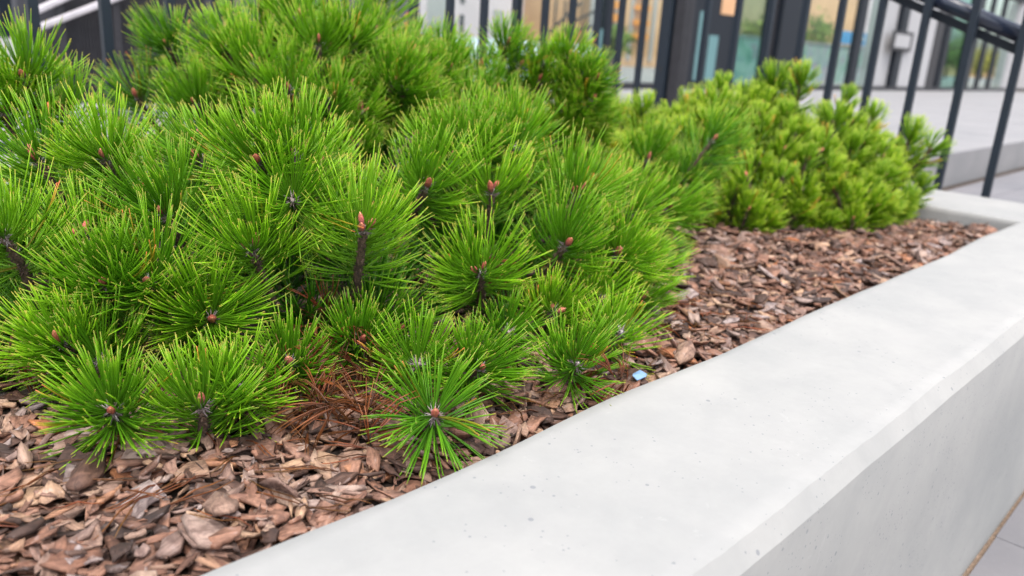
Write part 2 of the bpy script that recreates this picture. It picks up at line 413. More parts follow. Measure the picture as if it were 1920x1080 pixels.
def rotm(rx, ry, rz):
    cx, sx, cy, sy, cz, sz = math.cos(rx), math.sin(rx), math.cos(ry), math.sin(ry), math.cos(rz), math.sin(rz)
    return np.array([[cz, -sz, 0], [sz, cz, 0], [0, 0, 1]])@np.array([[cy, 0, sy], [0, 1, 0], [-sy, 0, cy]])@np.array([[1, 0, 0], [0, cx, -sx], [0, sx, cx]])
def mulch():
    nx, ny = 120, 44
    xs = np.linspace(XI0-.03, XI1+.03, nx); ys = np.linspace(YI0-.02, YI1+.02, ny)
    V = np.array([(x, y, bed_z(x, y)-.016) for y in ys for x in xs]); i = np.arange(ny-1)[:, None]*nx+np.arange(nx-1)[None]
    F = np.stack([i, i+1, i+nx+1, i+nx], -1).reshape(-1, 4)
    bed = link('planting_bed', mesh_np('planting_bed', V, [F], MAT['soil'], True)); tag(bed, kind='structure')
    spots = []
    def fill(x0, x1, y0, y1, dens):
        for _ in range(int((x1-x0)*(y1-y0)*dens)): spots.append((random.uniform(x0, x1), random.uniform(y0, y1)))
    fill(-.25, 1.15, YI0, 1.15, 7200); fill(-.25, .5, 1.15, 1.6, 2600); fill(.5, 1.2, 1.15, 1.5, 600)
    fill(1.15, 3.27, YI0, 1.15, 5600); fill(1.15, 3.27, 1.15, 1.7, 2200); fill(1.2, 3.27, 1.7, 2.28, 500); fill(-1.5, -.25, YI0, 2.2, 350)
    data = []
    for x, y in spots:
        ti = random.randrange(len(TPL)); sc_ = random.uniform(.75, 1.35)*(1.0 if x > 1.2 else 1.02)
        q_ = random.random(); sc_ *= .3 if q_ < .16 else .6 if q_ < .42 else 1.0
        tilt = random.gauss(0, .27), random.gauss(0, .24)
        if random.random() < .09: tilt = random.gauss(0, .7), random.gauss(0, .5)
        Rm = rotm(tilt[0], tilt[1], random.uniform(0, 6.283))
        if random.random() < .4: Rm = Rm@np.diag([1, -1, -1])
        P = TPL[ti][0]@Rm.T*sc_
        # keep clear of the walls, and resting near the bed
        y = max(y, YI0+.004-P[:, 1].min()); x = min(x, XI1-.004-P[:, 0].max())
        z = bed_z(x, y)+random.uniform(-.010, .016)-.1*P[:, 2].min()
        if y < YI0+.05: z -= .008
        z = min(z, .012-P[:, 2].max()) if y < YI0+.03 else z
        data.append((x, y, z, ti, sc_, Rm, z-bed_z(x, y)))
    # the 300 that show largest: near, on top, in view
    def score(d):
        p = np.array(d[:3]); q = R.T@(p-CAM); zz = -q[2]; u, v = 960+F_*q[0]/zz, 540-F_*q[1]/zz
        if zz < .1 or u < 0 or u > 1920 or v < 0 or v > 1080: return -1
        if d[1] > 1.0+(.0 if d[0] < .5 else -.1) and d[0] < 1.35: return 0
        T = TPL[d[3]][0]; return (T[:, 0].max()*T[:, 1].max())**.5*d[4]/zz*(1 if d[6] > .004 else .55)
    order = sorted(range(len(data)), key=lambda i: -score(data[i])); own = set(order[:300])
    ms = []
    for V, q, t in TPL:
        ms.append(mesh_np('bark_chip', V, [q, t], MAT['chip'], False, {'lc': V, 'rd': np.tile([random.random(), random.random(), 1.0], (len(V), 1))}))
    VV, QQ, TT, LC, RD = [], [], [], [], []; n = 0
    for i, (x, y, z, ti, s_, Rm, _) in enumerate(data):
        V, q, t = TPL[ti]
        if i in own:
            o = link('bark_chip', ms[ti], bed); m = Matrix([list(r) for r in Rm*s_]).to_4x4(); m.translation = (x, y, z); o.matrix_local = m; continue
        VV.append(V@Rm.T*s_+(x, y, z)); QQ.append(q+n); TT.append(t+n); LC.append(V); n += len(V)
        RD.append(np.tile([random.random(), random.random(), 0.0], (len(V), 1)))
    o = link('bark_chip', mesh_np('bark_chip_layer', np.concatenate(VV), [np.concatenate(QQ), np.concatenate(TT)], MAT['chip'], False,
             {'lc': np.concatenate(LC), 'rd': np.concatenate(RD)}), bed); o['kind'] = 'stuff'
mulch()

# ---------------------------------------------------------------- pine shrubs
def unit(v): v = np.asarray(v, float); return v/np.linalg.norm(v)
UP = np.array([0, 0, 1.0])
def frame(a):
    u = np.cross(a, UP if abs(a[2]) < .9 else np.array([1.0, 0, 0])); u = unit(u); return u, np.cross(a, u)
def ribbons(pts, wid, colr):
    """pts (n,k,3) -> three sided tapering needles"""
    n, k, _ = pts.shape
    tan = np.gradient(pts, axis=1); tan /= np.linalg.norm(tan, axis=2, keepdims=True)+1e-9
    rv = rng.normal(size=(n, 1, 3)); side = np.cross(tan, rv); side /= np.linalg.norm(side, axis=2, keepdims=True)+1e-9
    oth = np.cross(tan, side); prof = np.array([.7, 1, 1, .95, .45]) if k == 5 else np.array([.8, 1, 1, .5]) if k == 4 else np.array([.8, 1, .45])
    V = np.empty((n, k, 3, 3))
    for m in range(3):
        a = 2*math.pi*m/3; V[:, :, m] = pts+(side*math.cos(a)+oth*math.sin(a))*(wid[:, None]*prof)[:, :, None]
    idx = np.arange(n*k*3).reshape(n, k, 3); F = []
    for m in range(3):
        F.append(np.stack([idx[:, :-1, m], idx[:, :-1, (m+1) % 3], idx[:, 1:, (m+1) % 3], idx[:, 1:, m]], -1).reshape(-1, 4))
    cap = idx[:, -1, :].reshape(-1, 3)
    col = np.zeros((n, k, 3, 3)); col[..., 0] = np.linspace(0, 1, k)[None, :, None]; col[..., 1] = colr[:, None, None, 0]; col[..., 2] = colr[:, None, None, 1]
    return V.reshape(-1, 3), np.concatenate(F), cap, col.reshape(-1, 3)
def stem_curve(D, Ls, bend):
    B = np.array(bend, float)
    return lambda s: -D*s[..., None]+B*(s[..., None]/Ls)**2*Ls*.35
def make_needles(D, Ls, bend, n, ln, wd, cover=.75, lift=.25, k=5, shoot_r=None, thin_dir=None, splay=0):
    c = stem_curve(D, Ls, bend); n2 = n//2
    u = rng.random(n2)**1.15; s = .004+u*Ls*cover
    P0 = c(s); P1 = c(s+.004); A = P0-P1; A /= np.linalg.norm(A, axis=1, keepdims=True)
    p = np.cross(A, np.where(np.abs(A[:, 2:3]) < .9, UP, np.array([1.0, 0, 0]))); p /= np.linalg.norm(p, axis=1, keepdims=True); q = np.cross(A, p)
    phi = rng.random(n2)*2*math.pi; rho = p*np.cos(phi)[:, None]+q*np.sin(phi)[:, None]
    if thin_dir is not None:
        keep = ~((rho@thin_dir > .35) & (u > .08) & (rng.random(n2) < .90)); u, s, P0, A, rho = u[keep], s[keep], P0[keep], A[keep], rho[keep]; n2 = len(u)
    th = np.radians(25+60*u**.65+rng.normal(0, 5.5, n2)+splay); curl = np.radians(rng.normal(-17, 6, n2))
    L = ln*(1-.30*u**2)*rng.uniform(.80, 1.06, n2)*(1-.10*(u < .08))*np.where(rng.random(n2) < .07, rng.uniform(.4, .8, n2), 1); rr = rng.random(n2); sr = rng.random()*.6 if shoot_r is None else shoot_r
    swayd = rng.normal(0, .085, (n2, 3)); pts = []
    for tw in (-1, 1):
        dth = th+np.radians(rng.normal(2.2, 1.6, n2)*tw); sd = np.cross(A, rho)*(rng.normal(.035, .03, n2)*tw)[:, None]
        P = P0+rho*.003; out = [P]
        for i in range(k-1):
            t = (i+.5)/(k-1); a = dth+curl*t*1.4
            d = A*np.cos(a)[:, None]+rho*np.sin(a)[:, None]+sd+swayd*t+UP*lift*t*.8
            d /= np.linalg.norm(d, axis=1, keepdims=True); P = P+d*(L/(k-1))[:, None]; out.append(P)
        pts.append(np.stack(out, 1))
    pts = np.concatenate(pts); colr = np.stack([np.concatenate([rr, rr]), np.full(len(pts), sr)], -1)
    return ribbons(pts, wd*rng.uniform(.8, 1.15, len(pts)), colr)
def needle_mesh(name, mat, *a, **k):
    V, F, cap, col = make_needles(*a, **k); return mesh_np(name, V, [F, cap], mat, True, {'nd': col})
def stem_mesh(D, Ls, bend, r, whit=1.0):
    c = stem_curve(D, Ls, bend); m, ns = 16, 7; S = np.linspace(-.001, Ls, m); P = c(S); V, F, T, col = [], [], [], []
    for i in range(m):
        a = unit(P[max(i-1, 0)]-P[min(i+1, m-1)]); u, v = frame(a)
        for k in range(ns):
            g = 2*math.pi*(k+.5*(i % 2))/ns; rad = r*(.75+.5*i/m)*random.uniform(.62, 1.25)
            V.append(P[i]+(u*math.cos(g)+v*math.sin(g))*rad); w_ = max(0, 1-S[i]/.03)*.55*whit; col.append((w_+random.uniform(0, .35), 0, 0))
    for i in range(m-1):
        for k in range(ns): F.append((i*ns+k, i*ns+(k+1) % ns, (i+1)*ns+(k+1) % ns, (i+1)*ns+k))
    T.append((0, 2, 1)); T.append((0, 4, 2)); T.append((0, 6, 4)); T.append((0, 1, 6)) 
    # bract scales down the stem, pale fringed ones round the bud
    for j in range(150):
        top = j < 36; s = random.uniform(0, .016) if top else random.uniform(.012, Ls*.95)
        p = c(np.array(s)); a = unit(p-c(np.array(s+.004))); u, v = frame(a); g = random.uniform(0, 6.283); rho = u*math.cos(g)+v*math.sin(g); tq = np.cross(a, rho)
        ll = random.uniform(.008, .017) if top else random.uniform(.004, .010); wq = random.uniform(.0009, .0017) if top else random.uniform(.0016, .0032)
        d = unit(rho+a*random.uniform(.1, 1.0)); b0 = len(V); base = p+rho*r*.6
        V += [base+tq*wq, base-tq*wq, base+a*wq*1.2, base+d*ll]; cc = (random.uniform(.6, 1.0)*whit if top else random.uniform(.0, .6)**1.3)
        col += [(cc*.7, 0, 0)]*3+[(cc, 0, 0)]; T += [(b0, b0+1, b0+3), (b0+1, b0+2, b0+3), (b0+2, b0, b0+3)]
    return mesh_np('shoot', np.array(V), [np.array(F), np.array(T)], MAT['stem'], False, {'nd': np.array(col)})
def bud_mesh(D, L, r):
    """egg shaped bud with overlapping scales"""
    u, v = frame(D); rings, ns = 11, 9; V, F, col = [], [], []
    for i in range(rings):
        t = i/(rings-1); rad = r*(math.sin(math.pi*min(1, t*.86+.16))**.75)+.0002
        for k in range(ns):
            g = 2*math.pi*(k+.5*(i % 2))/ns; rr = rad*(1+.34*(((i+k) % 2)-.5)*(t < .95)); V.append(D*(t*L-.002)+(u*math.cos(g)+v*math.sin(g))*rr)
            col.append((t*.9+random.uniform(-.08, .1), 0, 0))
    for i in range(rings-1):
        for k in range(ns): F.append((i*ns+k, i*ns+(k+1) % ns, (i+1)*ns+(k+1) % ns, (i+1)*ns+k))
    e = (rings-1)*ns; T = [(e, e+k, e+k+1) for k in range(1, ns-1)]
    return np.array(V), np.array(F), np.array(T), np.array(col)
def buds_mesh(D, nb, size=1.0):
    VV, FF, TT, CC = [], [], [], []; n = 0; u, v = frame(D)
    for j in range(nb):
        g = random.uniform(0, 6.283) if j == 0 else g+2*math.pi/max(nb, 2)+random.uniform(-.5, .5); d = D
        off = np.zeros(3)
        if nb > 1: rho = u*math.cos(g)+v*math.sin(g); d = unit(D+rho*.32); off = rho*.0065
        s = size*(1 if j == 0 else random.uniform(.6, .95)); V, F, T, c_ = bud_mesh(d, .028*s*random.uniform(.7, 1.2), .0050*s*random.uniform(.85, 1.15))
        VV.append(V+off); FF.append(F+n); TT.append(T+n); CC.append(c_); n += len(V)
    return mesh_np('bud', np.concatenate(VV), [np.concatenate(FF), np.concatenate(TT)], MAT['bud'], True, {'nd': np.concatenate(CC)})

LOBES = {'A': ((0.70, 1.68, -.05), (.85, .66, .36)), 'B': ((1.18, 1.2, -.05), (.42, .36, .36)), 'C': ((1.42, 1.9, -.05), (.50, .6, .56)),
         'E': ((1.15, 1.9, -.05), (.40, .55, .60)), 'F': ((.80, 1.28, -.05), (.36, .36, .38)), 'D': ((1.75, 1.43, -.05), (.38, .36, .30))}
LOBES2 = {'S': ((2.75, 1.5, -.06), (.5, .45, .42)), 'T': ((2.5, 1.75, -.06), (.45, .45, .34)), 'U': ((2.95, 1.27, -.06), (.42, .35, .30)), 'V': ((3.05, 1.30, -.06), (.42, .36, .36))}
def cast(x, y, lobes):
    r = ray(x, y); best = None; near = None
    for k, (c, q) in lobes.items():
        c, q = np.array(c), np.array(q); o = (CAM-c)/q; d = r/q; a = d@d; b = o@d; cc = o@o-1; D = b*b-a*cc
        if D >= 0:
            t = (-b-D**.5)/a
            if best is None or t < best[0]: best = (t, k)
        else:
            t = -b/a; m = np.linalg.norm(o+d*t)
            if near is None or m < near[2]: near = (t, k, m)
    t, k = best if best else near[:2]; P = CAM+r*t
    if P[2] < .02 and r[2] < 0: t = (.035-CAM[2])/r[2]; P = CAM+r*t
    c, q = np.array(lobes[k][0]), np.array(lobes[k][1])
    return P, unit((P-c)/q**2), t
# buds that can be singled out: bud pixel, stem pixel, number of buds, how far the stem runs back
HERO = [(478,117,475,205,2,.05),(598,80,602,185,1,.05),(365,192,380,250,1,.06),(118,208,152,262,1,.05),(43,143,62,175,1,.06),(258,182,278,240,1,.06),
 (312,83,332,125,1,.06),(65,295,190,430,2,.05),(195,293,228,340,1,.06),(372,297,442,378,1,.04),(483,302,500,330,1,.08),(555,287,545,378,2,.05),(5,207,30,240,1,.06),
 (305,398,362,452,1,.05),(470,462,500,540,2,.06),(3,440,62,512,1,.05),(195,533,215,575,1,.08),(278,530,315,562,1,.08),(397,598,450,610,1,.08),(113,638,165,658,1,.07),
 (185,672,190,680,0,.14),(542,680,550,712,1,.09),(548,375,552,382,0,.14),(683,425,680,522,3,.07),(925,355,915,445,2,.04),(1083,360,1050,435,2,.04),(900,507,910,558,2,.07),
 (1040,582,1005,625,2,.08),(953,623,957,630,0,.13),(680,637,682,645,1,.14),(1063,458,1030,505,1,.06),(1158,475,1160,510,1,.07),(1255,390,1228,414,1,.07),(900,128,885,230,1,.03),
 (997,187,953,250,1,.04),(793,200,768,248,1,.06),(742,152,725,198,1,.06),(815,147,812,180,1,.07),(977,123,965,170,1,.06),(1068,103,1060,150,1,.06),(720,2,704,70,1,.04),
 (662,75,650,120,1,.06),(1055,203,1030,245,1,.06),(952,83,945,125,1,.07),(800,348,790,385,1,.07),(1337,263,1245,372,1,.03),(815,778,822,800,1,.10),(378,755,385,775,1,.09),
 (452,725,455,735,0,.12),(1082,682,1075,695,0,.11),(1165,622,1150,640,0,.11),(783,683,780,700,0,.11),(1133,556,1110,570,0,.10),(1215,300,1205,350,1,.06),(1200,560,1180,590,1,.08),
 (850,300,850,340,1,.05),(1100,250,1080,290,1,.06),(540,170,540,230,1,.07),(900,690,905,720,1,.09),(210,770,215,790,1,.1),(1210,500,1190,530,1,.08),(1290,340,1255,400,1,.06),
 (420,90,430,130,1,.06),(560,30,560,80,1,.06),(1115,150,1095,190,1,.06),(1110,215,1085,250,1,.06),(1180,395,1160,440,1,.06),(1030,240,1020,300,1,.06),
 (845,125,840,175,1,.07),(872,200,865,250,0,.08),(930,165,928,215,1,.07),(948,215,940,260,0,.08),(1012,150,1000,200,1,.07),(1022,118,1012,165,0,.07),(1082,150,1068,195,1,.07),
 (1092,192,1075,235,0,.07),(845,250,840,290,0,.09),(905,265,900,305,0,.09),(965,275,955,315,0,.09),(1040,265,1028,305,0,.09),(1112,185,1095,220,1,.07),(785,115,780,160,1,.07),(835,92,830,140,0,.07),
 (1065,225,1050,265,0,.08),(985,235,978,280,0,.08),(1100,135,1085,180,0,.07),(1125,220,1105,250,0,.07),(760,165,755,215,0,.08)]

def shoot(parent, origin, P, D, Ls, bend, nb, n, ln, wd, thin=True, lift=.25, mat='needle', budsize=1.0, splay=0, sr=None):
    view = unit(CAM-P)
    st = link('shoot', stem_mesh(D, Ls, bend, .0070), parent, Vector(P)-Vector(origin))
    link('needles', needle_mesh('needles', MAT[mat], D, Ls, bend, n, ln, wd, thin_dir=view if thin else None, lift=lift, splay=splay, shoot_r=sr), st)['kind'] = 'stuff'
    if nb: link('bud', buds_mesh(D, nb, budsize), st)
    return st
def surface_points(lobes, spacing, taken, shrink=0.0, cond=None, tries=9000, zmin=-.02):
    ks = list(lobes); out = []; tk = [np.array(t) for t in taken]; arr = np.array(tk) if tk else np.zeros((0, 3))
    for _ in range(tries):
        k = random.choice(ks); c, q = np.array(lobes[k][0]), np.array(lobes[k][1])-shrink
        d = unit(rng.normal(size=3)); d[2] = abs(d[2])*1.0-.05; d = unit(d); P = c+d*q
        if P[2] < zmin: continue
        if any(np.sum(((P-np.array(c2))/(np.array(q2)-shrink))**2) < .93 for k2, (c2, q2) in lobes.items() if k2 != k): continue
        nrm = unit(d/q)
        sp = spacing(P, nrm)
        if sp is None: continue
        if len(arr) and np.min(np.sum((arr-P)**2, 1)) < sp*sp: continue
        arr = np.vstack([arr, P]); out.append((P, nrm))
    return out
def curved_branch(parent, origin, root, tip, r0, r1, up=.1):
    mid = (root+tip)/2+np.array([0, 0, -.04])+rng.normal(0, .02, 3); pts = []
    for i in range(9):
        t = i/8; pts.append((1-t)**2*root+2*t*(1-t)*mid+t*t*tip-np.array(origin))
    b = MB(); b.tube(pts, [r0+(r1-r0)*i/8*random.uniform(.9, 1.1) for i in range(9)], 7)
    o = b.build('branch', MAT['trunk'], parent, smooth=True); return o

def big_pine():
    org = (1.05, 1.7, -.05); pine = empty('mountain_pine', org)
    tag(pine, 'large spreading dwarf pine with long bright green needles filling the near end of the planter', 'pine shrub')
    pos = []; tips = []
    for bx, by, sx, sy, nb, back in HERO:
        P, nrm, t = cast(bx, by, LOBES)
        if P[2] < .005: P[2] = .005
        Bp = CAM+ray(sx, sy)*(t+back+.025); D = unit(unit(P-Bp)*.85+UP*.03+nrm*.22+unit(CAM-P)*.08)
        Ls = min(max(np.linalg.norm(P-Bp)*1.15, .11), .20)
        if P[2] < .09: D = unit(D*.55+nrm*np.array([.5, .5, 0])+UP*random.uniform(.35, .7)+rng.normal(0, .16, 3))
        inward = unit(-nrm*.6-UP*.55)
        viewed = nb == 0
        if bx == 815 and by == 778: shoot(pine, org, P, D, .12, inward*.5, 1, 170, .118, .0014, thin=False, lift=-.35, splay=12)
        else: shoot(pine, org, P, D, Ls, inward*.7, nb, 290 if not viewed else 250, random.uniform(.135, .158)*(.8 if P[2] < .08 else .74 if bx > 760 and by < 260 else 1), .00125, thin=not viewed, lift=.14, splay=6 if viewed else 0, budsize=random.uniform(.95, 1.2) if t > 1.2 else .85)
        pos.append(P); tips.append(P-D*Ls)
    def sp(P, nrm):
        f = nrm@unit(CAM-P)
        if P[0] < -.15: return .15
        if P[1] > 1.45 and P[0] > .9: return .078 if f > 0 else .15
        return .118 if f > .0 else (.15 if f > -.5 else .30)
    pts = surface_points(LOBES, sp, pos, .0)
    allp = []
    for P, nrm in pts:
        P = P-nrm*(random.uniform(.07, .15) if not (P[1] > 1.45 and P[0] > .9) else random.uniform(.0, .09)); D = unit(nrm*.75+UP*.62+rng.normal(0, .22, 3)); allp.append((P, nrm, D))
    allp.sort(key=lambda a: -(a[1]@unit(CAM-a[0]))/np.linalg.norm(CAM-a[0]))
    room = 298-len(HERO)
    for P, nrm, D in allp[:room]:
        Ls = random.uniform(.10, .15)
        shoot(pine, org, P, D, Ls, unit(-nrm*.6-UP*.5)*.6, random.choice([1, 1, 2]), 230, random.uniform(.112, .135)*(.82 if P[1] > 1.45 and P[0] > .9 else 1), .00128, thin=random.random() < .5, lift=.14, budsize=1.1); tips.append(P-D*Ls)
    # everything deeper inside and round the back, too small or hidden to tell apart
    VV, FF, CC, CL = [], [], [], []; n = 0
    inner = [(P, nrm, D, 110) for P, nrm, D in allp[room:]]
    for P, nrm in surface_points(LOBES, lambda P, q: .088 if q@unit(CAM-P) > -.1 else .22, [], .11, tries=6000, zmin=-.01):
        inner.append((P-nrm*.05, nrm, unit(nrm*.7+UP*.5+rng.normal(0, .35, 3)), 84))
    for P, nrm, D, m in inner:
        V, F, cap, col = make_needles(D, .12, -nrm*.5, m, .115, .0016, k=3, lift=.2, shoot_r=random.uniform(.85, 1)); VV.append(V+P-np.array(org)); FF.append(F+n); CC.append(cap+n); CL.append(col); n += len(V)  # dark tone paints the shade inside the bush into these needles
    o = link('inner_needles', mesh_np('inner_needles', np.concatenate(VV), [np.concatenate(FF), np.concatenate(CC)], MAT['needle'], True, {'nd': np.concatenate(CL)}), pine); o['kind'] = 'stuff'
    print('shoots', min(room, len(allp))+len(HERO), 'fill', len(allp), 'inner', len(inner))
    # dead orange brown needles caught low inside
    VV, FF, CC, CL = [], [], [], []; n = 0
    for i in range(18):
        k = random.random()
        if k < .2: P, nrm, t = cast(random.uniform(540, 780), random.uniform(690, 800), LOBES); P = P-nrm*random.uniform(.02, .12)
        else:
            P, nrm, t = cast(random.uniform(0, 1250), random.uniform(330, 760), LOBES); P = P-nrm*random.uniform(.13, .2)
        if P[2] < .0: P[2] = random.uniform(0, .05)
        V, F, cap, col = make_needles(unit(rng.normal(0, .5, 3)+UP*.1-nrm*.2), .10, (0, 0, -.5), 40, .085, .0011, k=4, lift=-.8); VV.append(V+P-np.array(org)); FF.append(F+n); CC.append(cap+n); CL.append(col); n += len(V)
    o = link('dead_needles', mesh_np('dead_needles', np.concatenate(VV), [np.concatenate(FF), np.concatenate(CC)], MAT['dead'], True, {'nd': np.concatenate(CL)}), pine); o['kind'] = 'stuff'
    roots = [np.array((.75, 1.6, -.07)), np.array((1.15, 1.45, -.07)), np.array((1.4, 1.8, -.07)), np.array((1.1, 1.9, -.07))]
    for i in range(0, len(tips), 5):
        tp = np.array(tips[i]); rt = min(roots, key=lambda r_: np.linalg.norm(r_-tp)); 
        if np.linalg.norm(rt-tp) > .12: curved_branch(pine, org, rt+rng.normal(0, .01, 3)*np.array([1, 1, 0]), tp, .014, .005)
big_pine()

def small_pine():
    org = (2.7, 1.5, -.06); pine = empty('mountain_pine', org)
    tag(pine, 'smaller rounded dwarf pine with short yellow green tufts at the planter far end', 'pine shrub')
    var = []
    for i in range(12):
        Ls = random.uniform(.11, .15); D = UP; bd = (random.uniform(-.4, .4), random.uniform(-.4, .4), -.3)
        var.append((stem_mesh(D, Ls, bd, .0048, .5), needle_mesh('needles', MAT['needle2'], D, Ls, bd, 310, random.uniform(.078, .096), .00165, cover=.95, lift=.12, splay=2, thin_dir=unit(rng.normal(size=3)*np.array([1, 1, 0])), shoot_r=random.random()*.6), buds_mesh(D, random.choice([1, 1, 2]), .8)))
    hero = [(1500,160),(1590,170),(1450,158),(1340,200),(1250,210),(1205,215),(1640,215),(1700,255),(1735,285),(1540,215),(1480,270),(1400,330),(1620,270),(1660,330),(1720,350),(1400,395),(1560,360),(1640,390),(1380,360),(1470,330),(1545,320)]
    pos = []; lst = []
    for x, y in hero:
        P, nrm, t = cast(x, y, LOBES2)
        if P[2] < .0: P[2] = .0
        pos.append(P); lst.append((P, nrm))
    lst += surface_points(LOBES2, lambda P, q: .076 if q@unit(CAM-P) > -.15 else .13, pos, .015, tries=6000)
    print('small', len(lst))
    def place(P, nrm, D, s_):
        v = random.choice(var); q = Vector(D).to_track_quat('Z', 'Y'); m = (q.to_matrix()@Matrix.Rotation(random.uniform(0, 6.28), 3, 'Z')).to_4x4()
        st = link('shoot', v[0], pine); m = Matrix.Translation(Vector(P)-Vector(org))@m@Matrix.Scale(s_, 4); st.matrix_local = m
        link('needles', v[1], st)['kind'] = 'stuff'
        if random.random() < .6: link('bud', v[2], st)
    for P, nrm in lst[:280]:
        place(P+nrm*random.gauss(0, .017), nrm, unit(nrm*.6+UP*.75+rng.normal(0, .25, 3)), random.uniform(.85, 1.3))
    VV, FF, CC, CL = [], [], [], []; n = 0
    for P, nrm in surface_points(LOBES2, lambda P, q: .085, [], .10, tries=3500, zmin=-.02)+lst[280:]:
        V, F, cap, col = make_needles(unit(nrm+UP*.4+rng.normal(0, .3, 3)), .11, -nrm*.5, 80, .08, .0021, k=3, lift=.1, shoot_r=random.uniform(.5, 1)); VV.append(V+P-np.array(org)); FF.append(F+n); CC.append(cap+n); CL.append(col); n += len(V)  # inner needles toned darker, shade between tufts painted into their colour
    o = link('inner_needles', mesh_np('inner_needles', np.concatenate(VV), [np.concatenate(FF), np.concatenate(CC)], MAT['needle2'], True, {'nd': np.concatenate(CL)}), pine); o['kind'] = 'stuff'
    for i in range(0, len(lst), 8):
        tp = lst[i][0]-lst[i][1]*.1; curved_branch(pine, org, np.array((2.7, 1.5, -.08))+rng.normal(0, .02, 3)*np.array([1, 1, 0]), tp, .012, .005)
small_pine()

def litter():
    pts = []; spots = []
    for _ in range(80): spots.append((random.gauss(.68, .16), random.gauss(.93, .07)))
    for _ in range(60): spots.append((random.uniform(-.1, 1.2), random.uniform(.66, 1.05)))
    for _ in range(50): spots.append((random.uniform(1.0, 1.7), random.uniform(.68, .95)))
    for _ in range(30): spots.append((random.uniform(1.7, 3.0), random.uniform(.7, 1.2)))
    for x, y in spots:
        y = max(y, .70); x = max(x, -.2); a = random.uniform(0, 6.283); L = random.uniform(.05, .10); cv = random.uniform(-.5, .5)
        for tw in (0, random.uniform(.05, .25)):
            b = a+tw; row = [(x, y, bed_z(x, y)+.016)]
            for i in range(4):
                b += cv/4; px, py, _ = row[-1]; nx_, ny_ = px+math.cos(b)*L/4, py+math.sin(b)*L/4
                row.append((nx_, ny_, bed_z(nx_, max(ny_, .64))+.016+random.uniform(0, .007)))
            if min(r[1] for r in row) > .638: pts.append(row)
    pts = np.array(pts); V, F, cap, col = ribbons(pts, np.full(len(pts), .0010), rng.random((len(pts), 2)))
    o = link('fallen_needles', mesh_np('fallen_needles', V, [F, cap], MAT['dead'], True, {'nd': col})); tag(o, kind='stuff')
    P = at(1200, 706, 2, -.02); b = MB(); x, y, z = P
    pts = [(-.016, -.006, 0), (.002, -.011, .004), (.017, -.002, .001), (.012, .009, .006), (-.004, .012, .002), (-.014, .006, .004)]
    b.v = [(x+a, y+c, z+d) for a, c, d in pts]+[(x+a, y+c, z+d-.001) for a, c, d in pts]+[(x, y, z+.006)]
    b.f = [(i, (i+1) % 6, 12) for i in range(6)]+[((i+1) % 6, i, 6+i, 6+(i+1) % 6) for i in range(6)]+[tuple(reversed(range(6, 12)))]
    o = b.build('paper_scrap', MAT['scrap']); rel(o, (x, y, z)); tag(o, 'tiny crumpled pale blue scrap lying on bark beside the planter rim', 'litter')
litter()

